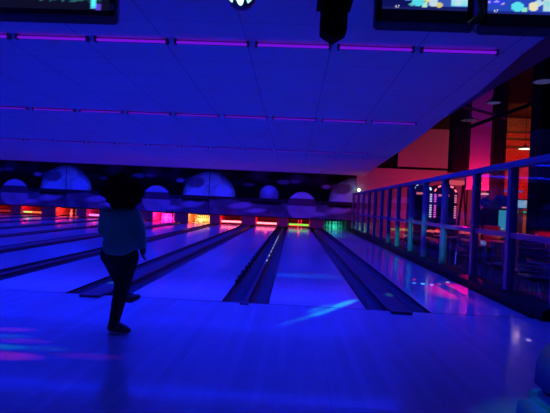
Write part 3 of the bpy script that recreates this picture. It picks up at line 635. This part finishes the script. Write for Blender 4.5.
# visitor behind the glass
def stander(px, pyy, h, lab, sm_, col):
    k = h / 1.7; z0 = HF
    V = lambda x, y, z: (px + x * k, pyy + y * k, z0 + z * k)
    J = dict(scale=(0, k), pelvis=(V(0, 0, .93), .14 * k), waist=(V(0, 0, 1.07), .12 * k), chest=(V(0, 0, 1.28), .14 * k), neck0=(V(0, 0, 1.42), .07 * k), neck=(V(0, 0, 1.47), .05 * k), jaw=(V(0, -.02, 1.53), .06 * k), head=(V(0, -.02, 1.6), .085 * k), crown=(V(0, 0, 1.66), .06 * k),
             shL=(V(-.19, 0, 1.38), .055 * k), elL=(V(-.27, .02, 1.1), .042 * k), wrL=(V(-.20, -.16, .98), .03 * k), palmL=(V(-.16, -.23, .98), .03 * k), shR=(V(.19, 0, 1.38), .055 * k), elR=(V(.25, .02, 1.1), .042 * k), wrR=(V(.25, -.06, .86), .03 * k), palmR=(V(.25, -.08, .78), .03 * k),
             hipL=(V(-.09, 0, .88), .10 * k), kneeL=(V(-.1, -.02, .48), .07 * k), ankleL=(V(-.1, 0, .09), .045 * k), toeL=(V(-.1, -.14, .04), .03 * k), hipR=(V(.09, 0, .88), .10 * k), kneeR=(V(.1, -.02, .48), .07 * k), ankleR=(V(.1, 0, .09), .045 * k), toeR=(V(.1, -.14, .04), .03 * k))
    cg = [('shirt', mat(sm_, col, .8), [['pelvis', 'waist', 'chest', 'neck0'], ['chest', 'shL', 'elL', 'wrL'], ['chest', 'shR', 'elR', 'wrR']], .014 * k, {}), ('trousers', mat('dark trousers', (.02, .02, .03)), [['pelvis', 'hipL', 'kneeL', 'ankleL'], ['pelvis', 'hipR', 'kneeR', 'ankleR']], .016 * k, {})]
    b_, J_, kk = person('person', lab, J, {'L': ((.2, -1, 0), (0, 0, 1)), 'R': ((0, -.1, -1), (0, -1, 0))}, cg, SKIN)
    face_parts(b_, V(0, -.02, 1.6), (0, -1, 0), kk, SKIN)
    bm = bmesh.new(); bmesh.ops.create_uvsphere(bm, u_segments=16, v_segments=10, radius=1, matrix=Matrix.Translation(V(0, .02, 1.63)) @ Matrix.Diagonal((.11 * k, .115 * k, .12 * k, 1)))
    obj('hair', bm, mat('dark hair', (.01, .008, .008), .8), b_, True)
stander(4.84, 12.0, 1.72, 'dark-haired person in a dim red shirt standing behind the glass', 'dull red shirt', (.30, .05, .04))

# ------------------------------------------------------------------ furniture and machines in the hall
def table(x, y, lab, r=.42, z=.50):
    t = thing('round_table', (x, y, HF), lab, 'table', 'round tables behind the glass')
    bm = bmesh.new(); lathe(bm, [(r - .02, z - .03), (r, z - .02), (r, z - .005), (r - .01, z)], 28, (x, y, 0)); obj('table_top', bm, mat('dark laminate', (.05, .045, .06), .25), t)
    bm = bmesh.new(); lathe(bm, [(r + .004, z - .022), (r + .004, z - .008), (r + .001, z - .004), (r + .001, z - .026)], 28, (x, y, 0)); obj('metal_rim', bm, CHROME, t)
    bm = bmesh.new(); tube(bm, [(x, y, HF + .03), (x, y, z - .03)], .035, 10); obj('pedestal', bm, CHROME, t)
    bm = bmesh.new(); lathe(bm, [(.26, 0), (.26, .015), (.05, .035)], 20, (x, y, HF)); obj('base', bm, DARK, t)
TL = [(3.62, 6.35, 'nearest the right edge'), (4.35, 7.7, 'in the second row behind glass'), (3.75, 9.2, 'close behind the wide bright post'), (5.7, 8.9, 'near the right square column'), (4.0, 11.9, 'behind the sixth post'), (6.3, 11.2, 'beyond the square column')]
for x, y, l in TL: table(x, y, 'round dark table with a metal rim, ' + l)
def chair(x, y, a, lab):
    t = thing('chair', (0, 0, 0), lab, 'chair', 'metal-legged chairs around the round tables'); s = .21
    bx('seat', (-s, s, -s, s, .43, .47), mat('blue vinyl seat', (.08, .07, .16), .4), t, .015)
    bx('backrest', (-s, s, s - .01, s + .03, .62, .86), MATS['blue vinyl seat'], t, .012)
    for sx in (-1, 1):
        for sy in (-1, 1):
            bm = bmesh.new(); tube(bm, [(sx * (s + .02), sy * (s + .03), 0), (sx * (s - .03), sy * (s - .02), .43)], .012, 6); obj('leg', bm, CHROME, t)
        bm = bmesh.new(); tube(bm, [(sx * (s - .03), s - .0, .45), (sx * (s - .03), s + .03, .84)], .011, 6); obj('back_upright', bm, CHROME, t)
    t.location = (x, y, HF); t.rotation_euler = (0, 0, a); return t
c0 = None; words = ['left', 'in front', 'beyond']
for i, (x, y, l) in enumerate(TL):
    for j, a in enumerate((math.pi / 2, math.pi, 0)):
        if (x < 4.1 and j == 0) or (i == 4 and j == 2): continue
        dx, dy = ((-.62, 0), (0, -.62), (0, .62))[j]
        lab = 'chair %s of the table %s' % (words[j], l)
        if c0 is None: c0 = chair(x + dx, y + dy, a, lab); c = c0
        else:
            c = copy_tree(c0); c.location = (x + dx, y + dy, HF); c.rotation_euler = (0, 0, a + R.uniform(-.2, .2)); c['label'] = lab
# red vinyl benches
def bench(x0, x1, y, lab):
    t = thing('bench', ((x0 + x1) / 2, y, HF), lab, 'bench', 'red benches')
    bx('seat', (x0, x1, y - .22, y + .2, .42, .52), mat('red vinyl', (.65, .03, .06), .4), t, .03); bx('backrest', (x0, x1, y + .14, y + .24, .52, .84), MATS['red vinyl'], t, .03)
    bx('plinth', (x0 + .04, x1 - .04, y - .18, y + .18, HF, .42), DARK, t)
bench(3.95, 4.28, 10.6, 'short red bench left of the dark glass post'); bench(4.36, 4.72, 10.6, 'short red bench right of the dark glass post'); bench(3.3, 3.9, 13.3, 'short red bench in front of the blue arched machine')
for x in (4.1, 4.5): light('bench_lamp', 'SPOT', (x, 10.1, 1.9), 26, (1, .05, .08), target=(x, 10.6, .5), spot=30)
# arch-topped game machines with rows of lights
def machine(x0, x1, y, zt, col, lab, nm, sidecols):
    t = thing('game_machine', ((x0 + x1) / 2, y + .3, HF), lab, 'arcade machine'); r = (x1 - x0) / 2; cx_ = (x0 + x1) / 2
    poly = [(x0, HF), (x1, HF), (x1, zt - .22)] + [(cx_ + r * math.cos(math.pi * i / 10), zt - .22 + .22 * math.sin(math.pi * i / 10)) for i in range(1, 10)] + [(x0, zt - .22)]
    bm = bmesh.new(); prism(bm, poly, 'y', y, y + .6); obj('cabinet', bm, mat('dark blue cabinet', (.05, .05, .12), .4), t)
    bm = bmesh.new()
    for i in range(1, 10, 2):
        a = math.pi * i / 10; c_ = Vector((cx_ + (r - .05) * math.cos(a), y - .02, zt - .26 + .22 * math.sin(a))); d = Vector((-math.sin(a) * (r), 0, math.cos(a) * .22)).normalized() * .04
        tube(bm, [c_ - d, c_ + d], .022, 6)
    obj('arch_light', bm, glow(nm + ' arch', col, 4.0), t)
    bx('marquee', (cx_ - r * .55, cx_ + r * .3, y - .03, y - .005, zt - .37, zt - .31), glow('marquee red', (1, .2, .3), 1.0), t)
    bx('playfield', (x0 + .08, x1 - .08, y - .015, y + .01, .55, zt - .45), mat('machine glass', (.03, .03, .08), .1), t)
    bx('control_ledge', (x0 + .03, x1 - .03, y - .18, y, .42, .50), MATS['dark blue cabinet'], t, .01)
    for cx2, cc, nn in sidecols:
        bm = bmesh.new()
        for i in range(11):
            if i == 6: continue
            z = .93 + i * .065; box(bm, cx2 - .028, cx2 + .028, y - .04, y - .01, z, z + .035)
        obj('light_column', bm, glow(nn, cc, 1.6), t)
machine(3.50, 4.10, 14.0, 1.96, (.45, .55, 1), 'arch-topped arcade machine with blue-white lights', 'blue', [(4.06, (.75, .6, 1), 'white column')])
machine(4.12, 4.84, 14.0, 1.93, (1, .12, .15), 'arch-topped arcade machine with red lights', 'red', [(4.19, (1, .1, .8), 'magenta column'), (4.78, (1, .2, .35), 'rose column')])
# lit sign, A-frame, cabinet with teal screen, wall television
sg = thing('lit_sign', (6.24, 17.94, HF), 'peach pink lit sign board on two posts behind the red arched machine', 'sign')
bx('sign_board', (5.86, 6.62, 17.9, 17.98, 2.14, 2.32), glow('sign', (1, .10, .14), 1.0), sg)
for x in (5.9, 6.58): bx('post', (x - .02, x + .02, 17.99, 18.03, HF, 2.3), BLACK, sg)
bm = bmesh.new()
tube(bm, [(5.85, 17, HF), (6.05, 17, 2.1)], .03, 6); tube(bm, [(6.3, 17, HF), (6.08, 17, 2.1)], .03, 6); tube(bm, [(6.08, 17.5, HF), (6.06, 17, 2.1)], .03, 6); tube(bm, [(5.93, 17, .6), (6.22, 17, .6)], .02, 6)
tag(obj('easel_stand', bm, BLACK), 'black A-shaped stand in front of the pink lit hall wall', 'stand')
cb = thing('arcade_cabinet', (4.9, 11.2, HF), 'upright arcade cabinet with a pale teal screen and white side strip', 'arcade machine')
bm = bmesh.new(); prism(bm, [(11.0, HF), (11.0, .65), (11.02, 1.24), (11.1, 1.45), (11.5, 1.45), (11.5, HF)], 'x', 4.75, 5.06); obj('cabinet', bm, BLACK, cb)
bx('screen', (4.765, 4.955, 10.985, 11.0, .74, 1.2), glow('teal screen', (.05, .35, .60), .8), cb); bx('side_strip', (4.965, 4.995, 10.98, 11.0, .70, 1.2), glow('white strip', (.65, .7, 1), 1.3), cb)
bm = bmesh.new(); lathe(bm, [(.15, 1.45), (.13, 1.52), (.06, 1.57)], 14, (4.9, 11.25, 0)); obj('dome_topper', bm, MATS['dark blue cabinet'], cb, True)
bx('marquee', (4.83, 4.93, 10.98, 11.0, 1.25, 1.28), glow('marquee red', (1, .2, .3), 1), cb)
tv = thing('wall_television', (7.66, 16, HF), 'bright teal television above an orange lit counter front', 'television')
def scr_d(u, v): return (.10 + .5 * (nz(u, v, 7) > .1), .45 + .3 * nz(u, v, 5), .65)
me = paint_grid(scr_d, 0, 1, 0, 1, .08, 0); me.transform(Matrix.Translation((7.44, 15.98, 1.36)) @ Matrix.Diagonal((.46, 1, .26, 1))); 
bx('cabinet', (7.40, 7.94, 16.0, 16.1, 1.32, 1.66), BLACK, tv); obj('screen', me, M_SCREEN, tv)
bx('stand', (7.6, 7.74, 16.02, 16.08, HF, 1.32), DARK, tv)
ct = thing('serving_counter', (7.7, 16.4, HF), 'orange counter with a green lit edge under the television', 'counter')
bx('front', (7.3, 8.1, 16.2, 16.8, HF, 1.2), mat('orange counter panel', (.5, .2, .1), .5), ct); bx('edge_light', (7.3, 8.1, 16.17, 16.2, 1.2, 1.25), glow('green edge', (.05, .6, .45), .9), ct)
light('counter_lamp', 'SPOT', (7.6, 14.8, 2.4), 200, (1, .25, .12), target=(7.6, 16.2, .7), spot=40)
tag(bx('wall_light', (6.3, 6.52, 15.9, 15.98, 1.74, 1.80), glow('warm strip', (1, .45, .5), 1)), 'short pale strip light at the foot of the purple wall strip', 'strip light')
tag(bx('wall_light', (7.35, 8.6, 17.9, 17.98, 1.98, 2.04), glow('violet strip', (.10, .08, .6), 1)), 'long dim violet strip light above the television', 'strip light')
# scattered cups on the tables, the light they catch painted as glow
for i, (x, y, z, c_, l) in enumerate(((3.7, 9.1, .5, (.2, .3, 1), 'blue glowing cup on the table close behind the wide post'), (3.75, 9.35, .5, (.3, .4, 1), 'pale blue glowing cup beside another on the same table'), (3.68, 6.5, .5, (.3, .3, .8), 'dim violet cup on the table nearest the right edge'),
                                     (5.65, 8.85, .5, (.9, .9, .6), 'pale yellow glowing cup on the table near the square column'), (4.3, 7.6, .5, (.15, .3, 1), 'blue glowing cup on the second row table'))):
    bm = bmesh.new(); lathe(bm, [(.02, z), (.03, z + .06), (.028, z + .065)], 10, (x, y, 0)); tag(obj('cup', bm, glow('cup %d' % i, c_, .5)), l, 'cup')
# pendant dish lamps
def dish(x, y, z, r, lab, lit, s):
    t = thing('pendant_lamp', (x, y, z), lab, 'pendant lamp', 'industrial dish lamps in the hall')
    bm = bmesh.new(); lathe(bm, [(r, z), (r * .96, z + .02), (r * .3, z + .08), (r * .16, z + .16)], 20, (x, y, 0)); obj('shade', bm, mat('grey lamp shade', (.05, .05, .06), .5), t, True)
    bm = bmesh.new(); lathe(bm, [(r * .9, z - .006), (r * .9, z - .001)], 20, (x, y, 0)); obj('diffuser', bm, lit, t)
    bm = bmesh.new(); tube(bm, [(x, y, z + .16), (x, y, 6.0)], .01, 6); obj('cord', bm, DARK, t)
    if s: light('pendant_glow', 'POINT', (x, y, z - .15), s, (1, .6, .45), rad=.1)
dish(8.66, 18, 3.63, .26, 'lit white dish lamp in front of the red brick wall', glow('lamp white', (1, .75, .6), 1.6), 12)
bm = bmesh.new(); lathe(bm, [(.02, 3.76), (.07, 3.70), (.07, 3.64), (.02, 3.60)], 10, (8.95, 18.2, 0)); tube(bm, [(8.95, 18.2, 3.76), (8.95, 18.2, 6.0)], .008, 6)
tag(obj('pendant_bulb', bm, glow('bulb', (1, .4, .25), 1.5)), 'small warm bulb hanging just right of the lit white dish lamp', 'pendant bulb')
dish(4.10, 8, 3.36, .17, 'unlit bluish dish lamp nearest the right edge', glow('dim lamp', (.03, .03, .12), 1), 0)  # unlit dishes: bluish light on the underside painted as weak glow
dish(4.53, 11, 3.68, .16, 'unlit bluish dish lamp over the right-hand columns', glow('dim lamp', (.03, .03, .12), 1), 0)
dish(5.08, 14, 3.84, .26, 'unlit dish lamp farthest left under the dark ceiling', glow('faint lamp', (.015, .012, .03), 1), 0)
bm = bmesh.new(); bmesh.ops.create_uvsphere(bm, u_segments=10, v_segments=8, radius=.075, matrix=Matrix.Translation((3.10, 22.45, 1.97))); wl = thing('wall_lamp', (3.1, 22.5, 1.97), 'small round white lamp high on the wall at the far end of the glass', 'wall lamp'); obj('globe', bm, glow('wall lamp', (.7, 1, .95), 3), wl)
bm = bmesh.new(); tube(bm, [(3.1, 22.59, 1.97), (3.1, 22.5, 1.97)], .03, 8); obj('arm', bm, DARK, wl)
# dark spotlights under the ceiling edge
for i, (x, y, z) in enumerate(((3.55, 13.5, 3.62), (3.35, 15.0, 3.35))):
    t = thing('spotlight', (x, y, z), 'small black spotlight beside the ceiling edge, %s of two' % ['right', 'left'][i], 'spotlight')
    bm = bmesh.new(); tube(bm, [(x - .1, y, z + .06), (x + .12, y - .1, z - .06)], .08, 12, .1); obj('can', bm, BLACK, t); bx('yoke', (x - .03, x + .03, y - .02, y + .02, z + .05, 6.0), DARK, t)
